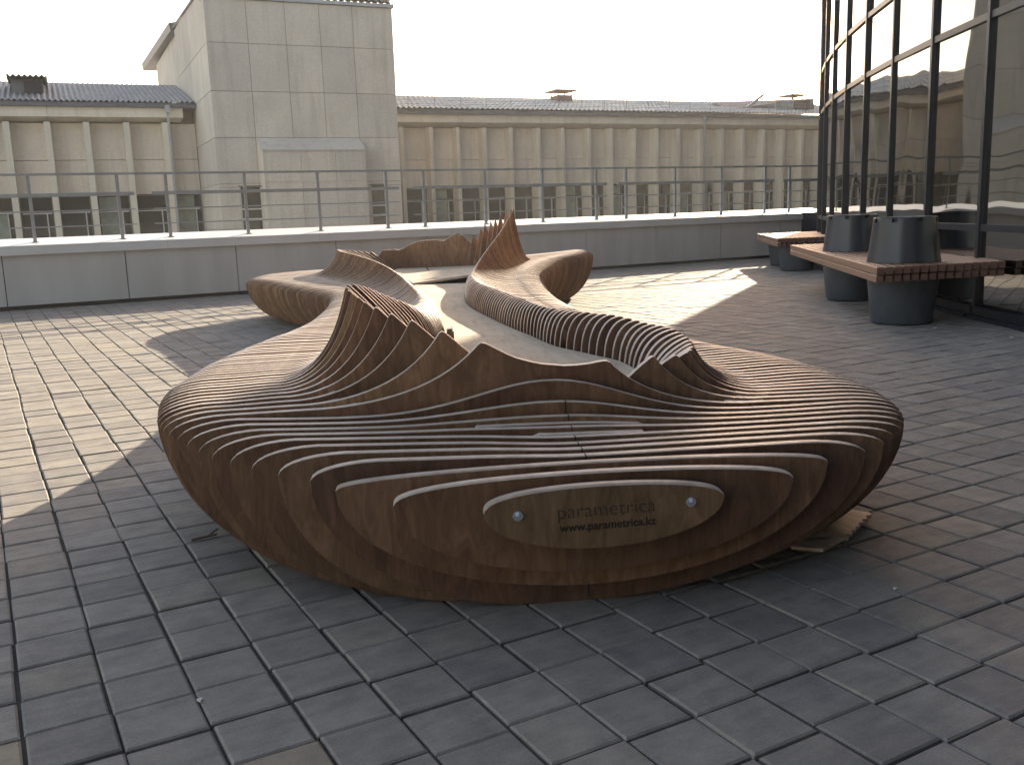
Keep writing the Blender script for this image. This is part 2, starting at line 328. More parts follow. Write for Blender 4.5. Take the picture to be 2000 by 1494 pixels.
# ------------------------------------------------------------------ background building
TH = math.radians(4.5); BX, BY = math.cos(TH), -math.sin(TH); NX, NY = math.sin(TH), math.cos(TH)
def TB(a, D, z): return (a * BX + D * NX, a * BY + D * NY, z)
def corr(mb, a0, a1, lam, amp, rows, T, npw=8):
    n = int((a1 - a0) / lam * npw); i0 = len(mb.v)
    for D, z in rows:
        for k in range(n + 1):
            a = a0 + (a1 - a0) * k / n; mb.v.append(T(a, D, z + amp * math.sin(2 * math.pi * (a - a0) / lam)))
    for r in range(len(rows) - 1):
        for k in range(n):
            i = i0 + r * (n + 1) + k; mb.f.append((i, i + 1, i + n + 2, i + n + 1)); mb.m.append(0)
def wing(name, label, D, a0, a1, pil, z0, wt, cornb, cornt, gut, ridge, seam, wintop, dridge, roofmat, rows, lam, pw, csegs):
    root = empty(name, TB((a0 + a1) / 2, D, z0), label, 'building')
    m = MB(); m.box(a0, a1, D + 0.35, D + 9, z0, gut - 0.1, TB); m.build('core_wall', 'facade_concrete', root)
    edges = [a0] + list(pil) + [a1]
    for i, (e0, e1) in enumerate(zip(edges[:-1], edges[1:])):
        lo = e0 + (pw / 2 if i else 0); hi = e1 - (pw / 2 if i < len(edges) - 2 else 0)
        if hi - lo < 0.12: continue
        for za, zb in ((wintop, seam - 0.008), (seam + 0.008, wt)):
            m = MB(); m.box(lo, hi, D, D + 0.12, za, zb, TB); m.build('wall_panel', 'facade_concrete', root)
        # window
        wd = D + 0.10; f = MB(); fw = 0.035
        f.box(lo, lo + fw, wd, wd + 0.08, z0 + 0.1, wintop - 0.002, TB); f.box(hi - fw, hi, wd, wd + 0.08, z0 + 0.1, wintop - 0.002, TB)
        tr = wintop - 0.37 - 0.05 * rng.random()
        f.box(lo + fw, hi - fw, wd, wd + 0.08, wintop - 0.05, wintop - 0.002, TB); f.box(lo + fw, hi - fw, wd - 0.004, wd + 0.08, tr - 0.035, tr, TB)
        w = f.build('window', 'window_frame_dark', root)
        mid = lo + (hi - lo) * (0.72 + 0.08 * rng.random())
        s = MB(); s.box(lo + fw + 0.01, hi - fw - 0.01, wd - 0.012, wd + 0.05, tr - 0.085, tr - 0.05, TB); s.box(mid, mid + 0.035, wd - 0.012, wd + 0.05, z0 + 0.1, tr - 0.0855, TB); s.box(lo + fw + 0.01, hi - fw - 0.01, wd - 0.012, wd + 0.05, 0.60, 0.63, TB)
        s.build('sash', 'window_frame_white', w)
        p = MB(); p.box(lo + fw, hi - fw, wd + 0.081, wd + 0.092, z0 + 0.1, wintop - 0.05, TB); p.build('pane', 'old_window_glass', w)
        if rng.random() < 0.35:
            c = MB(); c.box(lo + fw + 0.02, mid - 0.01, wd + 0.070, wd + 0.078, z0 + 0.2, tr - 0.1 if rng.random() < 0.6 else wintop - 0.06, TB); c.build('curtain', 'pale_curtain', w)
    for a in pil:
        m = MB(); m.box(a - pw / 2, a + pw / 2, D - 0.45, D + 0.3, z0, wt - 0.003, TB); m.build('pilaster', 'pilaster_concrete', root)
    for c0, c1 in zip(csegs[:-1], csegs[1:]):
        m = MB(); m.hexa([TB(c0 + .006, D - 0.52, cornb), TB(c1 - .006, D - 0.52, cornb), TB(c1 - .006, D + 0.34, wt), TB(c0 + .006, D + 0.34, wt), TB(c0 + .006, D - 0.52, cornt), TB(c1 - .006, D - 0.52, cornt), TB(c1 - .006, D + 0.34, cornt), TB(c0 + .006, D + 0.34, cornt)])
        m.build('cornice', 'cornice_concrete', root)
    m = MB(); m.box(a0, a1, D - 0.62, D + 0.3, cornt + 0.003, gut, TB); m.build('gutter', 'gutter_metal', root)
    r = MB(); rr = []
    for k in range(rows):
        t0, t1 = k / rows, (k + 1) / rows
        za = gut + 0.03 + (ridge - gut) * t0; zb = gut + 0.03 + (ridge - gut) * t1
        rr += [(D - 0.66 + (dridge + 0.66) * t0, za + (0.03 if rows > 1 else 0)), (D - 0.66 + (dridge + 0.66) * t1, zb)]
    corr(r, a0, a1, lam, 0.028, rr, TB); 
    roof = r.build('roof', roofmat, root)
    bk = MB(); bk.face([TB(a0, D + dridge, ridge + 0.03), TB(a1, D + dridge, ridge + 0.03), TB(a1, D + dridge + 7, gut - 0.1), TB(a0, D + dridge + 7, gut - 0.1)]); bk.build('rear_roof_slope', roofmat, root)
    return root, roof
Z0 = -5.5
pilL = [-1.16 - 1.055 * k for k in range(9, 0, -1)] + [-1.16, -0.14, 0.86, 1.92, 2.98]
wl, roofl = wing('building_wing', 'beige concrete wing with corrugated grey roof left of the tall stair tower', 30.5, -11.2, 3.86, pilL, Z0, 3.9, 4.03, 4.30, 4.42, 5.44, 2.87, 1.88, 3.6, 'corrugated_sheet', 1, 0.145, 0.165, [-11.2, -7.4, -3.75, -0.1, 3.5])
m = MB(); m.bar(TB(3.05, 29.75, 4.35), TB(3.05, 29.75, 4.15), 0.16, 0.12, (1, 0, 0)); m.bar(TB(3.05, 29.78, 4.2), TB(3.05, 29.95, -5), 0.055); m.build('downpipe', 'flashing_zinc', wl)
m = MB(); m.box(-0.93, -0.12, 31.3, 33.0, 4.5, 5.22, TB); dm = m.build('roof_hatch', 'gutter_metal', roofl)
m = MB(); m.box(-0.62, -0.16, 31.24, 31.295, 4.72, 5.12, TB); m.build('hatch_opening', 'dark_opening', wl)
m = MB(); corr(m, -1.04, 0.0, 0.145, 0.028, [(31.05, 5.26), (33.2, 5.34)], TB); corr(m, -1.04, 0.0, 0.145, 0.028, [(31.05, 5.19), (33.2, 5.27)], TB); m.build('hatch_roof', 'corrugated_sheet', wl)
pilR = [11.06, 12.15, 13.18, 14.23, 15.29, 16.42, 17.46, 18.6, 19.58, 20.64, 21.69, 22.73, 23.83, 24.89, 25.95, 27.03, 28.08, 29.12, 30.15, 31.2, 32.25]
wr, roofr = wing('building_wing', 'long beige concrete wing with pale tiled roof right of the stair tower', 33.0, 9.05, 33.3, pilR, Z0, 4.05, 4.21, 4.475, 4.63, 5.62, 2.93, 1.95, 4.0, 'roof_tile', 7, 0.20, 0.135, [9.05, 13.2, 17.5, 21.8, 26.3, 30.6, 33.3])
m = MB(); m.bar(TB(23.87, 32.35, 4.5), TB(23.87, 32.35, 4.36), 0.16, 0.12, (1, 0, 0)); m.bar(TB(23.87, 32.38, 4.4), TB(23.87, 32.5, -5), 0.055); m.build('downpipe', 'flashing_zinc', wr)
for va, vz in ((19.3, 5.40), (31.6, 5.45)):
    m = MB(); m.box(va - 0.34, va + 0.34, 35.7, 36.4, vz - 0.3, vz + 0.26, TB); v = m.build('roof_vent', 'vent_brick', roofr)
    m = MB()
    for sx in (-0.33, 0.29):
        for sy in (35.72, 36.34): m.box(va + sx, va + sx + 0.045, sy, sy + 0.045, vz + 0.2, vz + 0.41, TB)
    m.box(va - 0.5, va + 0.5, 35.55, 36.55, vz + 0.41, vz + 0.47, TB); m.build('vent_cap', 'vent_brick', wr)
m = MB()
for k in range(24):
    a = 9.4 + k; m.bar(TB(a, 32.7, 4.7), TB(a + 0.05, 32.8, 5.18), 0.012)
for zz in (4.86, 5.0, 5.15): m.bar(TB(9.2, 32.75, zz), TB(33.2, 32.75, zz), 0.007)
m.build('roof_edge_railing', 'gutter_metal', wr)
m = MB(); m.hexa([TB(26.2, 34.2, 5.0), TB(31.0, 33.9, 4.9), TB(31.0, 35.2, 4.9), TB(26.2, 35.2, 5.2), TB(26.4, 35.0, 5.42), TB(31.0, 34.0, 5.52), TB(31.0, 35.2, 5.55), TB(26.4, 35.2, 5.43)]); m.build('roof_dormer', 'gutter_metal', roofr)
m = MB(); m.box(28.7, 29.7, 33.80, 33.86, 4.9, 5.38, TB); m.build('dormer_sheet', 'old_door', wr)
m = MB(); m.box(29.75, 30.6, 33.78, 33.84, 4.86, 5.40, TB); m.build('dormer_opening', 'dark_opening', wr)
m = MB(); m.bar(TB(27.0, 33.6, 5.05), TB(28.1, 33.9, 5.62), 0.09); m.build('loose_board', 'flashing_zinc', wr)

# tower
AL, AR, DT, DB = 3.88, 9.01, 26.8, 33.6
tw = empty('stair_tower', TB(6.4, 30, Z0), 'tall windowless beige concrete panel tower with zinc roof flashing', 'building')
m = MB(); m.box(AL + 0.025, AR - 0.025, DT + 0.025, DB, Z0, 6.72, TB); m.build('core_wall', 'joint_grey', tw)
ca = [AL, 4.95, 5.97, 6.91, 7.84, AR]; rz = [6.74, 5.635, 4.405, 3.205, 1.99, 0.78, -0.45, Z0]
wins = [(4.41, 5.00, 0.72, 1.9), (8.08, 8.55, 0.72, 1.88)]
def panel(mb, a, b2, z0, z1, T):                    # chamfered panel, front face at local depth 0
    g2 = 0.0075
    mb.hexa([T(a + g2, 0, z0 + g2), T(b2 - g2, 0, z0 + g2), T(b2 - g2, 0.03, z0 + g2), T(a + g2, 0.03, z0 + g2), T(a + g2, 0, z1 - g2), T(b2 - g2, 0, z1 - g2), T(b2 - g2, 0.03, z1 - g2), T(a + g2, 0.03, z1 - g2)])
TF = lambda a, d, z: TB(a, DT + d, z)
for a, b2 in zip(ca[:-1], ca[1:]):
    for z1, z0 in zip(rz[:-1], rz[1:]):
        hole = [w for w in wins if w[0] < b2 - 0.05 and w[1] > a + 0.05 and w[2] < z1 and w[3] > z0]
        m = MB()
        if hole:
            w = hole[0]; lo, hi = max(a, w[0]), min(b2, w[1])
            top = min(z1, w[3]); bot = max(z0, w[2])
            if z1 - top > 0.05: panel(m, a, b2, top, z1, TF)
            if lo - a > 0.06: panel(m, a, lo, bot, top, TF)
            if b2 - hi > 0.06: panel(m, hi, b2, bot, top, TF)
            if bot - z0 > 0.05: panel(m, a, b2, z0, bot, TF)
            if not m.v: continue
        else: panel(m, a, b2, z0, z1, TF)
        m.build('facade_panel', 'tower_concrete', tw)
TLf = lambda D, d, z: TB(AL + d, D, z)
for a, b2 in ((DT + 0.002, 30.2), (30.2, DB)):
    for z1, z0 in zip(rz[:-1], rz[1:]):
        m = MB(); panel(m, a, b2, z0, z1 + (0.38 if z1 > 6.7 else 0), TLf); m.build('side_panel', 'tower_concrete', tw)
for w in wins:
    f = MB(); a, b2, z0, z1 = w; dd = 0.02
    f.box(a, a + 0.03, dd, dd + 0.004, z0, z1, TF); f.box(b2 - 0.03, b2, dd, dd + 0.004, z0, z1, TF)
    for zz in (1.31, 1.04): f.box(a + 0.03, b2 - 0.03, dd - 0.006, dd + 0.003, zz - 0.02, zz + 0.02, TF)
    wo_ = f.build('window', 'window_frame_white', tw)
    p = MB(); p.box(a + 0.03, b2 - 0.03, dd + 0.001, dd + 0.0045, z0, z1, TF); p.build('pane', 'old_window_glass', wo_)
    l = MB(); l.box(a - 0.02, b2 + 0.02, -0.025, 0.02, z1, z1 + 0.035, TF); l.build('lintel', 'window_frame_dark', wo_)
# shallow projecting porch on the tower front
m = MB(); m.hexa([TF(5.0, -0.58, Z0), TF(7.80, -0.58, Z0), TF(7.80, 0.0, Z0), TF(5.0, 0.0, Z0), TF(5.0, -0.58, 2.815), TF(7.80, -0.58, 2.815), TF(7.80, 0.0, 3.16), TF(5.0, 0.0, 3.16)]); pc = m.build('porch', 'facade_concrete', tw)
for a, b2 in zip((4.98, 6.0, 6.95), (6.0, 6.95, 7.82)):
    for z1, z0 in ((2.80, 1.99), (1.99, 0.4), (0.4, Z0)):
        m = MB(); panel(m, a, b2, z0, z1, lambda q, d, z: TF(q, d - 0.602, z)); m.build('porch_panel', 'tower_concrete', pc)
m = MB(); m.hexa([TF(4.97, -0.615, 2.81), TF(7.82, -0.615, 2.81), TF(7.82, -0.002, 3.17), TF(4.97, -0.002, 3.17), TF(4.97, -0.615, 2.85), TF(7.82, -0.615, 2.85), TF(7.82, -0.002, 3.20), TF(4.97, -0.002, 3.20)]); m.build('porch_flashing', 'tower_concrete', pc)
m = MB(); m.box(AL - 0.03, AR + 0.04, DT - 0.06, DT + 0.5, 6.75, 6.84, TB); m.build('flashing', 'flashing_zinc', tw)
m = MB(); corr(m, AL - 0.06, AR + 0.05, 0.19, 0.03, [(DT - 0.04, 6.93), (DT + 5, 8.6)], TB); corr(m, AL - 0.06, AR + 0.05, 0.19, 0.03, [(DT - 0.04, 6.85), (DT + 5, 8.5)], TB); m.build('roof', 'corrugated_sheet', tw)
m = MB(); m.box(AL + 0.12, AR - 0.1, DB + 0.003, 41.5, Z0, 7.2, TB); m.build('rear_block', 'tower_concrete', tw)
m = MB(); m.hexa([TB(AL - 0.10, 33.65, 7.12), TB(AR, 33.65, 7.12), TB(AR, 45.0, 7.5), TB(AL - 0.10, 45.0, 7.5), TB(AL - 0.14, 33.65, 7.36), TB(AR, 33.65, 8.3), TB(AR, 45.0, 8.7), TB(AL - 0.14, 45.0, 7.76)]); m.build('verge', 'gutter_metal', tw)
m = MB()
for k in range(36): m.bar(TB(AL - 0.05, DT + 0.2 + 0.19 * k, 6.98 + 0.006 * k), TB(AL + 0.4, DT + 0.2 + 0.19 * k, 7.25 + 0.006 * k), 0.15, 0.05)
m.build('side_roof_tiles', 'corrugated_sheet', tw)

# ------------------------------------------------------------------ curved glass building
CX, CY, CRAD, TH0, DTH = 35.6516, -12.3702, 33.2759, 2.5944, -0.034927
gb = empty('glass_building', (9, 5, 0), 'curved dark mirror glass building with black mullions on the right', 'building')
def gp(k, r=0.0, z=0.0):
    t = TH0 + DTH * k; return (CX + (CRAD + r) * math.cos(t), CY + (CRAD + r) * math.sin(t), z)
HB = 13.0; K0, K1 = -14, 16
levels = [0.10, 0.74, 2.40, 3.05, 4.70, 5.35, 7.0, 7.65, 9.3, 9.95, 11.6, 12.9]
for k in range(K0, K1 + 1):
    m = MB(); w = 0.024 / CRAD / abs(DTH)
    m.hexa([gp(k - w, 0.034, 0.0), gp(k - w, -0.05, 0.0), gp(k + w, -0.05, 0.0), gp(k + w, 0.034, 0.0), gp(k - w, 0.034, HB), gp(k - w, -0.05, HB), gp(k + w, -0.05, HB), gp(k + w, 0.034, HB)])
    m.build('mullion', 'mullion_metal', gb)
for k in range(K0, K1):
    w = 0.024 / CRAD / abs(DTH); a, b2 = k + w + 0.0005, k + 1 - w - 0.0005
    m = MB()
    m.hexa([gp(a, 0.10, 0.0), gp(a, -0.05, 0.0), gp(b2, -0.05, 0.0), gp(b2, 0.10, 0.0), gp(a, 0.10, 0.035), gp(a, -0.05, 0.035), gp(b2, -0.05, 0.035), gp(b2, 0.10, 0.035)])
    m.hexa([gp(a, 0.05, 0.0355), gp(a, -0.05, 0.0355), gp(b2, -0.05, 0.0355), gp(b2, 0.05, 0.0355), gp(a, 0.05, 0.10), gp(a, -0.05, 0.10), gp(b2, -0.05, 0.10), gp(b2, 0.05, 0.10)])
    m.build('base_rail', 'mullion_metal', gb)
    for z in levels[1:]:
        m = MB(); m.hexa([gp(a, 0.024, z - 0.028), gp(a, -0.05, z - 0.028), gp(b2, -0.05, z - 0.028), gp(b2, 0.024, z - 0.028), gp(a, 0.024, z + 0.028), gp(a, -0.05, z + 0.028), gp(b2, -0.05, z + 0.028), gp(b2, 0.024, z + 0.028)])
        m.build('transom', 'mullion_metal', gb)
    for za, zb in zip(levels[:-1], levels[1:]):
        m = MB(); t1, t2, t3 = rng.normal(0, 0.0022, 3)
        P = [Vector(gp(a, 0.0, za + 0.02)), Vector(gp(b2, 0.0 + t1, za + 0.02)), Vector(gp(b2, t2, zb - 0.02)), Vector(gp(a, t3, zb - 0.02))]
        Q = [Vector(gp(a, -0.03, za + 0.02)), Vector(gp(b2, -0.03, za + 0.02)), Vector(gp(b2, -0.03, zb - 0.02)), Vector(gp(a, -0.03, zb - 0.02))]
        m.hexa([P[0], P[1], Q[1], Q[0], P[3], P[2], Q[2], Q[3]]); m.build('pane', 'tinted_mirror_glass', gb)
WY = gp(K0)[1]; WX = gp(K0)[0]            # unseen straight rear wing, added to shade the foreground and bench front
for k in range(13):
    x1 = WX - 0.03 - 1.4 * k; x0 = x1 - 1.4
    m = MB(); m.box(x0 - 0.024, x0 + 0.024, WY - 0.05, WY + 0.034, 0, HB); m.build('mullion', 'mullion_metal', gb)
    for z in levels[1:]:
        m = MB(); m.box(x0 + 0.0245, x1 - 0.0245, WY - 0.05, WY + 0.024, z - 0.028, z + 0.028); m.build('transom', 'mullion_metal', gb)
    for za, zb in zip([0.0] + levels[1:-1], levels[1:]):
        m = MB(); m.box(x0 + 0.0245, x1 - 0.0245, WY - 0.03, WY + rng.normal(0, 0.001), za + 0.03, zb - 0.03); m.build('pane', 'tinted_mirror_glass', gb)
m = MB(); ring = [gp(K0 + (K1 - K0) * i / 50, -0.055, 0) for i in range(51)]; n0 = len(ring)
poly = ring + [(60, ring[-1][1] + 25, 0), (60, -40, 0), (-18, -40, 0), (-18, WY - 0.055, 0), (ring[0][0], WY - 0.055, 0)]
for i in range(len(poly)):
    p, q = poly[i], poly[(i + 1) % len(poly)]; m.face([(p[0], p[1], -5.9), (q[0], q[1], -5.9), (q[0], q[1], HB), (p[0], p[1], HB)])
m.face([(p[0], p[1], HB) for p in poly]); m.build('core', 'dark_opening', gb)
# dark service box in the corner between parapet and glass
m = MB(); m.box(13.55, 14.05, -0.5, -0.02, 0.36, 0.80, TP); jb = m.build('service_box', 'mullion_metal'); tag(jb, 'dark metal service box in the corner where the parapet meets the glass', 'box')
m = MB(); m.box(13.6, 13.66, -0.4, -0.1, 0.0, 0.359, TP); m.box(13.94, 14.0, -0.4, -0.1, 0.0, 0.359, TP); m.build('leg', 'mullion_metal', jb)

# ------------------------------------------------------------------ slatted benches around pots
DIRA = math.radians(52.5); sdx, sdy = math.cos(DIRA), math.sin(DIRA)
def slat_bench(c0, c1, length, label, nsl=15):
    root = empty('slatted_bench', (c0[0] + sdx * length / 2, c0[1] + sdy * length / 2, 0.40), label, 'bench', 'slatted timber benches on the terrace')
    ex, ey = (c1[0] - c0[0]), (c1[1] - c0[1])
    px_, py_ = sdy, -sdx                                     # across the slats
    wtot = ex * px_ + ey * py_; skew = (ex * sdx + ey * sdy)
    for k in range(nsl):
        t0 = k / nsl; w = wtot / nsl * 0.70
        ox, oy = c0[0] + px_ * wtot * t0 + sdx * skew * t0, c0[1] + py_ * wtot * t0 + sdy * skew * t0
        j = rng.normal(0, 0.004)
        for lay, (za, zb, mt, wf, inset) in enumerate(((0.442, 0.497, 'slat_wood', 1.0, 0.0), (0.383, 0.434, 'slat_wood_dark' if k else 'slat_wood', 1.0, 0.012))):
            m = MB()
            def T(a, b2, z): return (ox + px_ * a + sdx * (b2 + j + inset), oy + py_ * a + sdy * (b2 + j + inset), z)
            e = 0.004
            m.hexa([T(0, 0, za), T(w, 0, za), T(w, length - inset, za), T(0, length - inset, za), T(0, 0, zb - e), T(w, 0, zb - e), T(w, length - inset, zb - e), T(0, length - inset, zb - e)]); m.m[2] = 1  # near ends in the darker wood: end grain, with shade painted in
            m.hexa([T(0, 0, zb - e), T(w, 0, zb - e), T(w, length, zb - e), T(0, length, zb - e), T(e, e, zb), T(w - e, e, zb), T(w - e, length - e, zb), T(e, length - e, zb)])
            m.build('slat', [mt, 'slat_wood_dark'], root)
    n = 5
    for q in range(n):
        L0 = length * (0.03 + 0.94 * q / (n - 1)); m = MB()
        a = (c0[0] + sdx * L0 + px_ * 0.012, c0[1] + sdy * L0 + py_ * 0.012, 0.438); b2 = (a[0] + px_ * (wtot - 0.05) + sdx * skew, a[1] + py_ * (wtot - 0.05) + sdy * skew, 0.438)
        m.bar(a, b2, 0.03, 0.0075); m.build('tie_strip', 'flashing_zinc', root)
    return root
def pot(x, y, label, upper=True, seed=0):
    root = empty('planter_pot', (x, y, 0), label, 'planter', 'grey planter pots under the slatted benches')
    m = MB(); m.lathe(x, y, [(0.215, 0.002), (0.232, 0.012), (0.238, 0.03), (0.276, 0.372), (0.27, 0.379)], 56); m.build('pot_body', 'grey_pot', root, angle=math.radians(35))
    if upper:
        fl = lambda a, z: 1.0 + 0.007 * math.sin(5 * a + seed) * max(0.0, 1 - (z - 0.5) / 0.4) + 0.003 * math.sin(11 * a + 2 * seed)
        m = MB(); n = 72; notch = set()
        for q in range(8): notch |= {int(q * n / 8 + seed) % n, int(q * n / 8 + seed + 1) % n}
        prof = [(0.282, 0.499), (0.270, 0.56), (0.244, 0.80), (0.2425, 0.815), (0.2405, 0.845), (0.238, 0.852), (0.222, 0.850), (0.218, 0.80)]
        m.lathe(x, y, prof, n, fl, cap0=False, cap1=False)
        keep = []
        for fi, f in enumerate(m.f):
            ringi, kk = fi // n, fi % n
            if ringi in (3,) and kk in notch: continue
            keep.append(fi)
        m.f = [m.f[i] for i in keep]; m.m = [m.m[i] for i in keep]
        i0 = len(m.v); m.v += [(x + 0.222 * math.cos(2 * math.pi * k / n), y + 0.222 * math.sin(2 * math.pi * k / n), 0.80) for k in range(n)]; m.f.append(tuple(i0 + k for k in range(n))); m.m.append(0)
        m.build('inverted_collar', 'black_pot', root, angle=math.radians(40))
    return root
slat_bench((5.87, 4.84), (6.98, 4.54), 4.35, 'long slatted timber bench with two black pot collars in front of the glass')
slat_bench((9.95, 9.93), (11.05, 9.63), 2.55, 'shorter slatted timber bench at the far end beside the parapet')
pot(6.546, 5.143, 'grey planter pot with black collar at the near end of the long slatted bench', True, 3)
pot(7.752, 6.717, 'grey planter pot with black collar second from the near end of the long slatted bench', True, 5)
pot(10.631, 10.216, 'grey planter pot under the near edge of the far slatted bench', False, 1)
pot(11.45, 11.25, 'grey planter pot under the back of the far slatted bench by the parapet', False, 2)

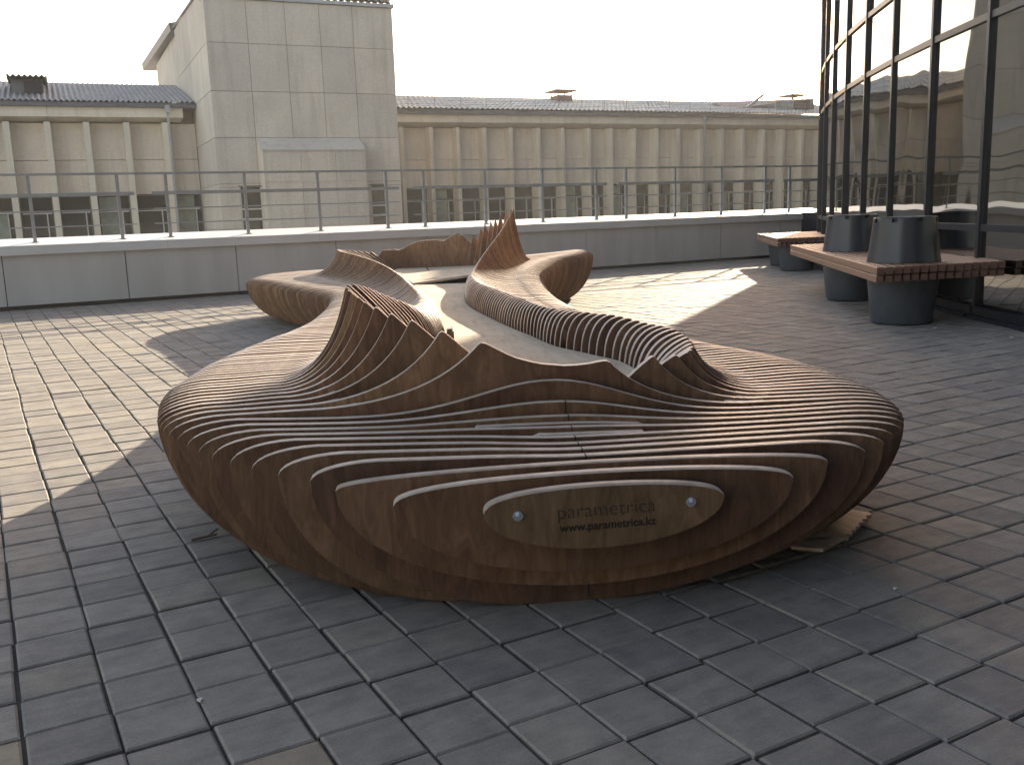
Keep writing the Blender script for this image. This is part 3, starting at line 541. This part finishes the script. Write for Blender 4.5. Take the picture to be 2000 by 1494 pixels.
# ------------------------------------------------------------------ parametric plywood bench
PIT, THK = 0.055, 0.0255
BROOT = empty('plywood_bench', (1.22112, 1.78339, 0), 'large wavy brown plywood bench sculpture built of parallel slices', 'bench', rz=-math.atan2(0.40809, 0.91294)); BROOT['_local'] = 1
tab = dict(
 rL=[(0, -.273), (.055, -.485), (.11, -.624), (.165, -.69), (.22, -.775), (.275, -.85), (.33, -.914), (.385, -.972), (.44, -1.018), (.495, -1.061), (.55, -1.1), (.605, -1.137), (.66, -1.167), (.85, -1.235), (1.25, -1.305), (1.6, -1.30), (2.0, -1.255), (2.4, -1.18), (2.8, -1.10), (3.3, -1.05), (4.0, -1.04), (4.5, -1.05), (4.95, -1.10), (5.35, -1.24), (6.0, -1.51), (6.8, -1.84), (7.3, -2.09), (7.6, -2.15), (8.0, -2.13), (8.5, -1.9), (9.0, -1.35), (9.3, -.8), (9.45, -.4)],
 rR=[(0, .306), (.055, .499), (.11, .611), (.165, .737), (.22, .814), (.275, .868), (.33, .92), (.5, 1.01), (.7, 1.065), (.95, 1.09), (1.25, 1.08), (1.45, 1.04), (1.65, .98), (1.8, .92), (2.2, .81), (2.65, .70), (3.1, .59), (3.6, .55), (4.3, .53), (5.0, .555), (5.6, .60), (6.2, .69), (6.8, .85), (7.5, 1.08), (8.0, 1.34), (8.4, 1.51), (8.8, 1.58), (9.1, 1.45), (9.3, 1.1), (9.45, .5)],
 zrL=[(0, .303), (.055, .318), (.11, .349), (.165, .362), (.275, .37), (.385, .377), (.55, .395), (.7, .40), (2, .40), (7, .385), (8.5, .385), (9.45, .33)],
 zrR=[(0, .31), (.055, .328), (.11, .350), (.165, .352), (.275, .364), (.5, .37), (2, .37), (4, .38), (6, .42), (7.5, .455), (8.5, .475), (9, .46), (9.45, .36)],
 zSL=[(0, .355), (.055, .375), (.11, .39), (.165, .405), (.22, .415), (.33, .43), (.44, .437), (.55, .447), (.7, .455), (1.2, .46), (2.5, .46), (4, .45), (7, .44), (8, .44), (9, .42), (9.45, .37)],
 zSR=[(0, .355), (.055, .375), (.11, .388), (.165, .39), (.22, .393), (.33, .396), (.5, .402), (1, .41), (2, .416), (3, .425), (4, .435), (5, .458), (6, .48), (7, .502), (8, .528), (8.8, .54), (9.2, .50), (9.45, .42)],
 vL=[(.4, -.5), (.58, -.68), (.69, -.77), (.8, -.82), (.95, -.86), (1.2, -.885), (1.6, -.86), (2.0, -.80), (2.5, -.73), (3.2, -.70), (4, -.72), (4.8, -.78), (5.5, -.93), (6.3, -1.13), (7, -1.33), (7.6, -1.5), (8.0, -1.52), (8.45, -1.1)],
 zvL=[(.4, .435), (.58, .452), (.9, .468), (1.3, .466), (2, .46), (3, .452), (5, .447), (8.4, .44)],
 vR=[(.4, .36), (.5, .46), (.6, .56), (.7, .64), (.85, .69), (1.1, .715), (1.4, .705), (1.7, .67), (2.1, .60), (2.6, .50), (3.3, .39), (4, .345), (5, .335), (5.6, .36), (6.3, .44), (7, .55), (7.6, .69), (8.0, .77), (8.45, .7)],
 zvR=[(.4, .398), (.7, .408), (1, .405), (2, .412), (3, .42), (4, .43), (5, .45), (6, .462), (7, .478), (8, .50), (8.45, .51)],
 cL=[(.605, -.229), (.66, -.341), (.715, -.429), (.77, -.492), (.825, -.54), (.88, -.577), (.935, -.60), (.99, -.622), (1.045, -.639), (1.1, -.648), (1.155, -.648), (1.21, -.632), (1.265, -.62), (1.375, -.592), (1.485, -.556), (1.595, -.516), (1.705, -.474), (2.0, -.44), (2.3, -.424), (2.6, -.414), (3.0, -.412), (3.5, -.43), (4, -.466), (4.5, -.505), (5, -.55), (6, -.74), (7, -1.045), (7.6, -1.22), (7.95, -1.262), (8.1, -1.17), (8.2, -1.061), (8.27, -.978), (8.33, -.894), (8.39, -.712)],
 zcL=[(.605, .631), (.66, .664), (.715, .694), (.77, .711), (.825, .728), (.88, .742), (.935, .752), (.99, .761), (1.045, .768), (1.1, .775), (1.155, .78), (1.21, .776), (1.265, .768), (1.375, .748), (1.485, .719), (1.595, .689), (1.705, .659), (2.0, .612), (2.3, .588), (2.6, .571), (3.0, .558), (3.5, .552), (4, .552), (4.5, .552), (5, .557), (6, .609), (7, .66), (7.6, .676), (7.95, .677), (8.2, .65), (8.33, .627), (8.39, .651)],
 cR=[(.605, .147), (.66, .299), (.715, .385), (.77, .438), (.825, .467), (.88, .488), (.935, .499), (1.045, .515), (1.155, .52), (1.265, .511), (1.386, .478), (1.65, .381), (1.92, .268), (2.15, .207), (2.34, .16), (2.73, .128), (2.93, .106), (3.21, .067), (3.52, .024), (3.79, -.013), (4.15, -.037), (4.55, -.036), (5.0, -.01), (5.25, .012), (5.55, .055), (6, .14), (6.5, .27), (7, .385), (7.5, .505), (7.89, .593), (7.945, .549), (8.0, .505), (8.055, .431), (8.11, .396), (8.165, .338), (8.22, .28), (8.275, .242), (8.33, .119), (8.39, .028)],
 zcR=[(.605, .557), (.66, .557), (.715, .548), (.825, .545), (.935, .548), (1.1, .556), (1.3, .563), (1.386, .563), (1.65, .574), (1.92, .566), (2.15, .558), (2.73, .557), (3.52, .562), (4.15, .562), (4.55, .561), (5.0, .561), (5.25, .566), (5.55, .587), (6, .649), (6.5, .749), (7, .83), (7.5, .945), (7.89, 1.04), (7.945, 1.036), (8.0, 1.022), (8.055, .955), (8.11, .929), (8.165, .898), (8.22, .867), (8.275, .813), (8.33, .739), (8.39, .791)],
 iL=[(.66, -.04), (.75, -.16), (.9, -.28), (1.1, -.34), (1.5, -.35), (2, -.325), (2.6, -.295), (3.2, -.31), (4, -.345), (4.8, -.385), (5.9, -.47), (6.8, -.58), (7.7, -.67), (8.1, -.69), (8.34, -.66)],
 iR=[(.66, .13), (.75, .24), (.9, .33), (1.1, .375), (1.38, .362), (1.65, .272), (1.92, .171), (2.28, .112), (2.63, .05), (3.1, -.017), (3.4, -.057), (3.8, -.097), (4.15, -.11), (4.55, -.10), (5.37, -.033), (6.36, .05), (7, .10), (7.5, .2), (7.9, .40), (8.1, .30), (8.22, .19), (8.34, .06)],
 cvL=[(.66, .0), (1.2, .15), (1.7, .55), (2.3, .95), (3.2, .9), (4, .5), (5, .15), (8.4, .05)],
 cvR=[(.66, .15), (.9, .35), (1.3, .9), (1.7, 1.0), (5, .95), (5.6, .6), (6.3, .25), (7, .1), (8.4, .05)],
 zc=[(0, .36), (.055, .376), (.11, .385), (.165, .388), (.22, .391), (.275, .392), (.33, .397), (.385, .412), (.44, .432), (.495, .462), (.55, .515), (8.42, .62), (8.5, .56), (8.6, .51), (8.8, .46), (9.2, .43), (9.45, .39)],
 zb=[(0, .203), (.055, .125), (.11, .067), (.165, .003), (.2, .003), (9.25, .003), (9.34, .07), (9.45, .18)],
 bL=[(.165, -.30), (.25, -.53), (.34, -.65), (.5, -.80), (.7, -.90)], bR=[(.165, .22), (.25, .38), (.34, .50), (.5, .70), (.7, .80)])
F = {k: pchip(v) for k, v in tab.items()}
ZT = 0.392                                             # slice tops under the deck
def bez(p, c, q, n, skip=True): return [((1 - t) ** 2 * p[0] + 2 * t * (1 - t) * c[0] + t * t * q[0], (1 - t) ** 2 * p[1] + 2 * t * (1 - t) * c[1] + t * t * q[1]) for t in [k / n for k in range(1 if skip else 0, n + 1)]]
def side(s, L):
    sg = -1 if L else 1; K = 'L' if L else 'R'
    uR, zR, zS = F['r' + K](s), F['zr' + K](s), F['zS' + K](s); sh = min(0.17, 0.55 * abs(uR)); uS = uR - sg * sh
    pts = [(uR, zR)] + [(uS + sg * sh * math.cos(t), zR + (zS - zR) * math.sin(t)) for t in [math.pi / 2 * k / 7 for k in range(1, 8)]]
    return pts, uS, zS, uR, zR
def half_crest(s, L):
    sg = -1 if L else 1; K = 'L' if L else 'R'
    pts, uS, zS, uR, zR = side(s, L); uV, zV, uC, zC = F['v' + K](s), F['zv' + K](s), F['c' + K](s), F['zc' + K](s)
    if sg * (uS - uV) < 0.03: uV = uS - sg * 0.03
    if sg * (uV - uC) < 0.03: uV = uC + sg * 0.03
    pts += [(uS + (uV - uS) * t, zS + (zV - zS) * (3 * t * t - 2 * t ** 3)) for t in [k / 6 for k in range(1, 7)]]
    pts += bez((uV, zV), (uV + 0.70 * (uC - uV), zV + 0.06 * (zC - zV)), (uC, zC), 14)
    return pts, (uC, zC)
def chaikin_at(pts, idx, r):                            # round one corner
    p, c, q = np.array(pts[idx - 1]), np.array(pts[idx]), np.array(pts[idx + 1])
    a = c + (p - c) / max(np.linalg.norm(p - c), 1e-6) * min(r, 0.45 * np.linalg.norm(p - c)); b2 = c + (q - c) / max(np.linalg.norm(q - c), 1e-6) * min(r, 0.45 * np.linalg.norm(q - c))
    return pts[:idx] + [tuple(a), tuple((a + 2 * c + b2) / 4), tuple(b2)] + pts[idx + 1:]
def inner(s, L, peak):
    K = 'L' if L else 'R'; uI = F['i' + K](s); cv = F['cv' + K](s); sg = -1 if L else 1
    if sg * (peak[0] - uI) < 0.02: uI = peak[0] - sg * 0.02
    mid = ((peak[0] + uI) / 2, (peak[1] + ZT) / 2); c = (mid[0] + (uI - mid[0]) * cv, mid[1] + (peak[1] - mid[1]) * cv)
    return bez(peak, c, (uI, ZT), 10)
def top_line(s):
    if 0.63 < s < 8.36:
        l, pl = half_crest(s, True); n1 = len(l) - 1; l = l + inner(s, True, pl); l = chaikin_at(l, n1, 0.014)
        r, pr = half_crest(s, False); n2 = len(r) - 1; r = r + inner(s, False, pr); r = chaikin_at(r, n2, 0.014)
        return l + r[::-1]
    if 0.58 <= s <= 0.63 or 8.36 <= s <= 8.42:
        l, pl = half_crest(s, True); r, pr = half_crest(s, False); n1 = len(l) - 1
        if s < 1: wave = [(-.20, .616), (-.183, .606), (-.15, .588), (-.124, .576), (-.08, .562), (-.049, .555), (.012, .547), (.05, .5465), (.09, .549), (.12, .554)]
        else: wave = [(-.67, .634), (-.63, .625), (-.58, .645), (-.515, .683), (-.43, .712), (-.345, .722), (-.233, .722), (-.17, .713), (-.133, .712), (-.10, .73), (-.063, .757), (-.02, .778)]
        out = l + wave + r[::-1]; out = chaikin_at(out, n1, 0.016); return chaikin_at(out, len(out) - len(r), 0.016)
    if s < 0.12:
        ul, ur, zl, zr, zc = F['rL'](s), F['rR'](s), F['zrL'](s), F['zrR'](s), F['zc'](s); out = []
        for k in range(0, 41):
            t = math.pi * k / 40; uu = (ul + ur) / 2 - (ur - ul) / 2 * math.cos(t); zz = zl + (zr - zl) * (uu - ul) / (ur - ul); out.append((uu, zz + (zc - zz) * math.sin(t) ** 0.72))
        return out
    l, uSl, zSl, _, _ = side(s, True); r, uSr, zSr, _, _ = side(s, False); zc = F['zc'](s)
    base = 0.392 if s < 1 else 0.44; bc = min(zc, base); bulge = max(0.0, zc - base); sig = 0.30 if s < 1 else 0.34
    tb = pchip([(uSl, zSl), (0.45 * uSl, (zSl * 0.55 + bc * 0.45)), (0, bc), (0.45 * uSr, (zSr * 0.4 + bc * 0.6)), (uSr, zSr)])
    mid = [(uu, tb(uu) + bulge * math.exp(-((uu + 0.03) / sig) ** 2)) for uu in np.linspace(uSl, uSr, 44)[1:-1]]
    return l + mid + r[::-1]
def bottom_line(s):                                     # right rim to left rim
    uRr, zRr, uRl, zRl, zb = F['rR'](s), F['zrR'](s), F['rL'](s), F['zrL'](s), F['zb'](s)
    if s < 0.15 or s > 9.3:
        out = [(uRr * math.cos(t), zRr - (zRr - zb) * math.sin(t)) for t in [math.pi / 2 * k / 12 for k in range(1, 12)]]
        return out + [(uRl * math.cos(t), zRl - (zRl - zb) * math.sin(t)) for t in [math.pi / 2 * k / 12 for k in range(12, 0, -1)]]
    bR = F['bR'](s) if s < 0.7 else max(uRr - 0.27, 0.12); bL = F['bL'](s) if s < 0.7 else min(uRl + 0.31, -0.12)
    if s > 0.6: bR = min(bR, uRr - 0.2); bL = max(bL, uRl + 0.24)
    def cub(uR, zR, uB):
        P = [(uR, zR), (uR, 0.20 * zR / .37), (uB + 0.47 * (uR - uB), zb + 0.024), (uB - 0.28 * (uR - uB), zb)]
        return [tuple((1 - t) ** 3 * P[0][i] + 3 * t * (1 - t) ** 2 * P[1][i] + 3 * t * t * (1 - t) * P[2][i] + t ** 3 * P[3][i] for i in (0, 1)) for t in [k / 14 for k in range(1, 15)]]
    return cub(uRr, zRr, bR) + cub(uRl, zRl, bL)[::-1]
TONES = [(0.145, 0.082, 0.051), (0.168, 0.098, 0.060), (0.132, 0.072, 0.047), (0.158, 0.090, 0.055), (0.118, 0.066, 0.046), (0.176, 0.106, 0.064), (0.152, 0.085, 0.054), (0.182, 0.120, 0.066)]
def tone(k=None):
    t = TONES[rng.integers(0, 7 if (k is not None and k < 12) else 8)]; j = 0.9 + 0.2 * rng.random(); j *= 1.5 if (k is not None and k > 10) else 1.0; return (t[0] * j, t[1] * j, t[2] * j, 1.0)  # slices behind the front group brightened; their stronger light is painted into the tone
def slab(poly, y0, y1, name, mats, parent, loc, ch=0.0011):
    P = np.array(poly); n = len(P); area = 0.5 * np.sum(P[:, 0] * np.roll(P[:, 1], -1) - np.roll(P[:, 0], -1) * P[:, 1])
    t = np.roll(P, -1, 0) - np.roll(P, 1, 0); t /= np.maximum(np.linalg.norm(t, axis=1, keepdims=True), 1e-9)
    nin = np.stack([-t[:, 1], t[:, 0]], 1) * (1 if area > 0 else -1)          # inward normal
    wt = np.clip(-nin[:, 1:2] * 1.6 + 0.12, 0.04, 1.0); Q = P + nin * ch * wt; dn = nin[:, 1] > 0.12; yc = (y0 + ch * wt[:, 0])
    v = [(x * S, y0 * S, z * S) for x, z in Q] + [(P[k, 0] * S, yc[k] * S, P[k, 1] * S) for k in range(n)] + [(x * S, y1 * S, z * S) for x, z in P]
    f = [tuple(range(n - 1, -1, -1)), tuple(range(2 * n, 3 * n))]
    for r in (0, n): f += [(r + k, r + (k + 1) % n, r + n + (k + 1) % n, r + n + k) for k in range(n)]
    me = bpy.data.meshes.new(name); me.from_pydata(v, [], f)
    for mm in mats: me.materials.append(MATS[mm])
    em = [0 if dn[k] else 1 for k in range(n)]; me.polygons.foreach_set('material_index', [0, 0] + em + em)
    me.polygons.foreach_set('use_smooth', [False, False] + [True] * (2 * n)); me.update(); me.set_sharp_from_angle(angle=math.radians(30))
    o = bpy.data.objects.new(name, me); COL.objects.link(o); o.parent = parent; o.location = loc; o.color = tone(); return o
def clean(pts):
    out = [pts[0]]
    for p in pts[1:]:
        if abs(p[0] - out[-1][0]) + abs(p[1] - out[-1][1]) > 8e-4: out.append(p)
    return out
NS = 172; first = None; tops = {}
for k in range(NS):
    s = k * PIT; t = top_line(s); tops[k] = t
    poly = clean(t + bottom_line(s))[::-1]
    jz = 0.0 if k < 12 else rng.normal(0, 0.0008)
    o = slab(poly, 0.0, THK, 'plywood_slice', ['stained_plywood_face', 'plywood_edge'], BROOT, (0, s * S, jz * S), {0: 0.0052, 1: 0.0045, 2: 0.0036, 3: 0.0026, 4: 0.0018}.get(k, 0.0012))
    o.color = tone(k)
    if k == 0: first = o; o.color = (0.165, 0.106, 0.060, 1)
# spacer strips in the gaps along the seat valley
def strip(s, ulo, uhi, drop):
    t = top_line(s); pts = [p for p in t]
    a = np.array(pts); m = (a[:, 0] >= ulo) & (a[:, 0] <= uhi)
    if m.sum() < 3: return None
    up_ = [(x, z - drop) for x, z in a[m]]
    up_ = [(ulo, up_[0][1] - 0.012)] + up_ + [(uhi, up_[-1][1] - 0.012)] if True else up_
    lo_ = [(x, z - 0.05) for x, z in up_[::-1]]
    return clean(up_ + lo_)[::-1]
cnt = 0
for k in range(6, 152):
    s = (k + 0.5) * PIT
    for L in (True, False):
        K = 'L' if L else 'R'
        if L and s > 3.0: continue
        if s < 0.40: continue
        uV = F['v' + K](s)
        if s < 0.6:
            if L: lo, hi = uV + 0.0, uV + 0.14
            else: lo, hi = uV - 0.12, uV + 0.05
        elif L: lo, hi = uV - 0.01, uV + 0.13
        else: lo, hi = uV - 0.075, uV + 0.06 + (0.05 if s > 3 else 0)
        pl = strip(s, lo, hi, 0.009 if (L or s < 0.6) else 0.004)
        if pl is None: continue
        g0 = 0.0055 if (L or s < 0.6) else 0.001
        slab(pl, THK + g0 - PIT / 2, PIT - g0 - PIT / 2, 'spacer_strip', ['stained_plywood_face', 'plywood_edge'], BROOT, (0, s * S, 0)); cnt += 1
for (s0, lo, hi) in ((.3575, -.02, .2), (.4125, -.17, .22)):
    pl = strip(s0, lo - 0.1, hi, 0.004)
    if pl: slab(pl, THK + 0.001 - PIT / 2, PIT - 0.001 - PIT / 2, 'spacer_strip', ['stained_plywood_face', 'plywood_edge'], BROOT, (0, s0 * S, 0))
# deck between the two banks
def deck(s0, s1, name, zf):
    n = max(6, int((s1 - s0) / 0.06)); ss = [s0 + (s1 - s0) * k / n for k in range(n + 1)]
    ls = [(F['iL'](s) + 0.004, s) for s in ss]; rs = [(F['iR'](s) - 0.004, s) for s in ss]; ring = ls + rs[::-1]; nn = len(ring)
    v = [(x * S, s * S, zf(x, s) * S) for x, s in ring] + [(x * S, s * S, (zf(x, s) - 0.02) * S) for x, s in ring]
    f = [tuple(range(nn - 1, -1, -1)), tuple(range(nn, 2 * nn))] + [(k, (k + 1) % nn, nn + (k + 1) % nn, nn + k) for k in range(nn)]
    me = bpy.data.meshes.new(name); me.from_pydata(v, [], f); me.materials.append(MATS['pale_plywood_deck']); me.materials.append(MATS['plywood_edge']); me.polygons.foreach_set('material_index', [0, 0] + [1] * nn); me.update()
    o = bpy.data.objects.new(name, me); COL.objects.link(o); o.parent = BROOT
for a, b2 in ((.672, 2.34), (2.344, 3.30), (3.304, 5.93)): deck(a, b2, 'deck_panel', lambda x, s: 0.4195)
deck(5.96, 8.33, 'deck_panel', lambda x, s: 0.432 + max(0.0, (8.33 - s) / 2.37) * max(0.0, (x + 0.47) / 0.5) * 0.055)
# notched dark bracket at the left waist
m = MB()
for k in range(3): m.box(-0.285, -0.262 + 0.004 * k, 2.30 + 0.075 * k, 2.345 + 0.075 * k, 0.4205, 0.468 - 0.012 * k)
m.box(-0.262, -0.255, 2.30, 2.52, 0.4205, 0.455); br = m.build('bracket', 'window_frame_dark', BROOT, off=(0, 0, 0)); br.location = (0, 0, 0)
# bolts and lettering on the first slice
for uu, zz in ((-0.193, 0.295), (0.224, 0.303)):
    m = MB(); c0 = Vector((uu, 0, zz))
    def ringy(r, y0, y1, n, ph=0.0):
        a = [(uu + r * math.cos(2 * math.pi * k / n + ph), y0, zz + r * math.sin(2 * math.pi * k / n + ph)) for k in range(n)]; b2 = [(p[0], y1, p[2]) for p in a]; i = len(m.v); m.v += a + b2
        m.f.append(tuple(i + n + k for k in range(n))); m.m.append(0)
        for k in range(n): m.f.append((i + k, i + (k + 1) % n, i + n + (k + 1) % n, i + n + k)); m.m.append(0)
    ringy(0.0125, 0.0, -0.002, 20); ringy(0.0085, -0.002, -0.0085, 6, 0.3); ringy(0.0052, -0.0085, -0.014, 12)
    b = m.build('bolt', 'zinc_bolt', first, off=(0, 0, 0)); b.location = (0, 0, 0)
def lettering(body, size, loc, mat, off, width):
    cu = bpy.data.curves.new('lettering', 'FONT'); cu.body = body; cu.size = size; cu.align_x = 'LEFT'; cu.align_y = 'BOTTOM_BASELINE'; cu.offset = off; cu.resolution_u = 6
    t = bpy.data.objects.new('lettering_tmp', cu); COL.objects.link(t); bpy.context.view_layer.update()
    me = bpy.data.meshes.new_from_object(t.evaluated_get(bpy.context.evaluated_depsgraph_get())); bpy.data.objects.remove(t, do_unlink=True)
    xs = [v.co.x for v in me.vertices]; k = width / (max(xs) - min(xs)); x0 = min(xs)
    for v in me.vertices: v.co = Vector(((v.co.x - x0) * k, 0.0, v.co.y * k))
    me.materials.clear(); me.materials.append(MATS[mat]); o = bpy.data.objects.new('lettering', me); COL.objects.link(o); o.parent = first; o.location = loc; return o
lettering('parametrica', 0.07, (-0.097 * S, -0.0012 * S, 0.281 * S), 'printed_grey', -0.0012, 0.235 * S).rotation_euler = (0, -0.02, 0)
lettering('www.parametrica.kz', 0.035, (-0.094 * S, -0.0012 * S, 0.249 * S), 'printed_black', 0.0007, 0.233 * S).rotation_euler = (0, -0.02, 0)
# seam line where the long slices are joined at the middle
for k in range(3, 10):
    s = k * PIT; zt = [z for x, z in tops[k]]; a = np.array(tops[k]); z0 = float(np.interp(0.0, a[:, 0], a[:, 1]))
    m = MB(); m.box(-0.0016, 0.0016, -0.0008, 0.02, 0.012, z0 + 0.0008); o = m.build('joint_seam', 'printed_black', BROOT, off=(0, 0, 0)); o.location = (0, s * S, 0)

# ------------------------------------------------------------------ small things on the paving
jag = [(2.13, 1.848), (2.10, 1.95), (2.347, 2.035), (2.366, 2.005), (2.352, 1.998), (2.368, 1.975), (2.350, 1.962), (2.372, 1.948), (2.352, 1.935), (2.366, 1.918), (2.340, 1.908), (2.350, 1.892), (2.318, 1.886), (2.325, 1.872)]
jag = [(1.98, 1.90), (2.04, 2.02), (2.345, 2.035)]
for k in range(15):
    t = k / 14; e = 0.0055 * (1 if k % 2 else -1) * (0.6 + 0.8 * rng.random()); jag.append((2.374 - 0.235 * t + e * 0.35, 1.948 - 0.10 * t - e))
jag.append((2.03, 1.83))
m = MB(); n = len(jag); zf = lambda x, y: 0.004 + 0.035 * (x - 2.0)
m.v = [(x, y, zf(x, y)) for x, y in jag] + [(x, y, zf(x, y) + 0.010) for x, y in jag]; m.f = [tuple(range(n)), tuple(range(2 * n - 1, n - 1, -1))] + [((k + 1) % n, k, n + k, n + (k + 1) % n) for k in range(n)]; m.m = [0] * len(m.f)
tag(m.build('plywood_offcut', 'raw_plywood'), 'pale jagged plywood offcut lying under the right front of the wavy bench', 'board')
def scrap(x, y, r, z, label, grp=None):
    m = MB(); pts = [(x + r * (0.6 + 0.6 * rng.random()) * math.cos(a), y + r * (0.6 + 0.6 * rng.random()) * math.sin(a), z + 0.004 * rng.random()) for a in [2 * math.pi * k / 7 for k in range(7)]]
    top = [(p[0], p[1], p[2] + 0.004) for p in pts]; m.face(top)
    for k in range(7): m.face([pts[k], pts[(k + 1) % 7], top[(k + 1) % 7], top[k]])
    return tag(m.build('paper_scrap', 'white_scrap'), label, 'litter', grp)
scrap(0.31, 1.955, 0.007, 0.001, 'white crumb in a paver joint at the lower left')
scrap(1.985, 1.545, 0.005, 0.001, 'tiny white chip on dark pavers right of the bench front')
scrap(6.40, 4.72, 0.014, 0.001, 'white paper scrap on the paving at the foot of the near planter pot')
scrap(6.33, 4.05, 0.012, 0.001, 'white paper scrap on the paving beside the glass facade base')
m = MB(); m.bar((0.50, 3.02, 0.006), (0.58, 3.015, 0.012), 0.006); m.bar((0.55, 3.017, 0.01), (0.59, 3.045, 0.02), 0.004); tag(m.build('twig', 'dry_twig'), 'small dry twig lying on the pavers left of the bench', 'twig')
def bl(s, u, z): return (1.22112 + s * 0.40809 + u * 0.91294, 1.78339 + s * 0.91294 - u * 0.40809, z)
m = MB(); m.bar(bl(7.6, -.33, 0.437), bl(7.62, -.36, 0.50), 0.008); tag(m.build('twig', 'dry_twig'), 'thin dark twig sticking up from the back deck panel of the bench', 'twig')
for o in bpy.data.objects:
    if '_local' in o: del o['_local']

# ------------------------------------------------------------------ air
m = MB(); m.box(-16.5, 62, -42, 55, -6.8, 13.6); hz = bpy.data.objects.new('haze', m.mesh('haze', [])); COL.objects.link(hz); tag(hz, kind='stuff')
hm = bpy.data.materials.new('haze'); hm.use_nodes = True; ht = hm.node_tree; ht.nodes.clear()
hv = ht.nodes.new('ShaderNodeVolumePrincipled'); hv.inputs['Density'].default_value = 0.0007; hv.inputs['Color'].default_value = (0.98, 0.98, 0.98, 1); hv.inputs['Anisotropy'].default_value = 0.35
ho = ht.nodes.new('ShaderNodeOutputMaterial'); ht.links.new(hv.outputs[0], ho.inputs['Volume']); hz.data.materials.append(hm)
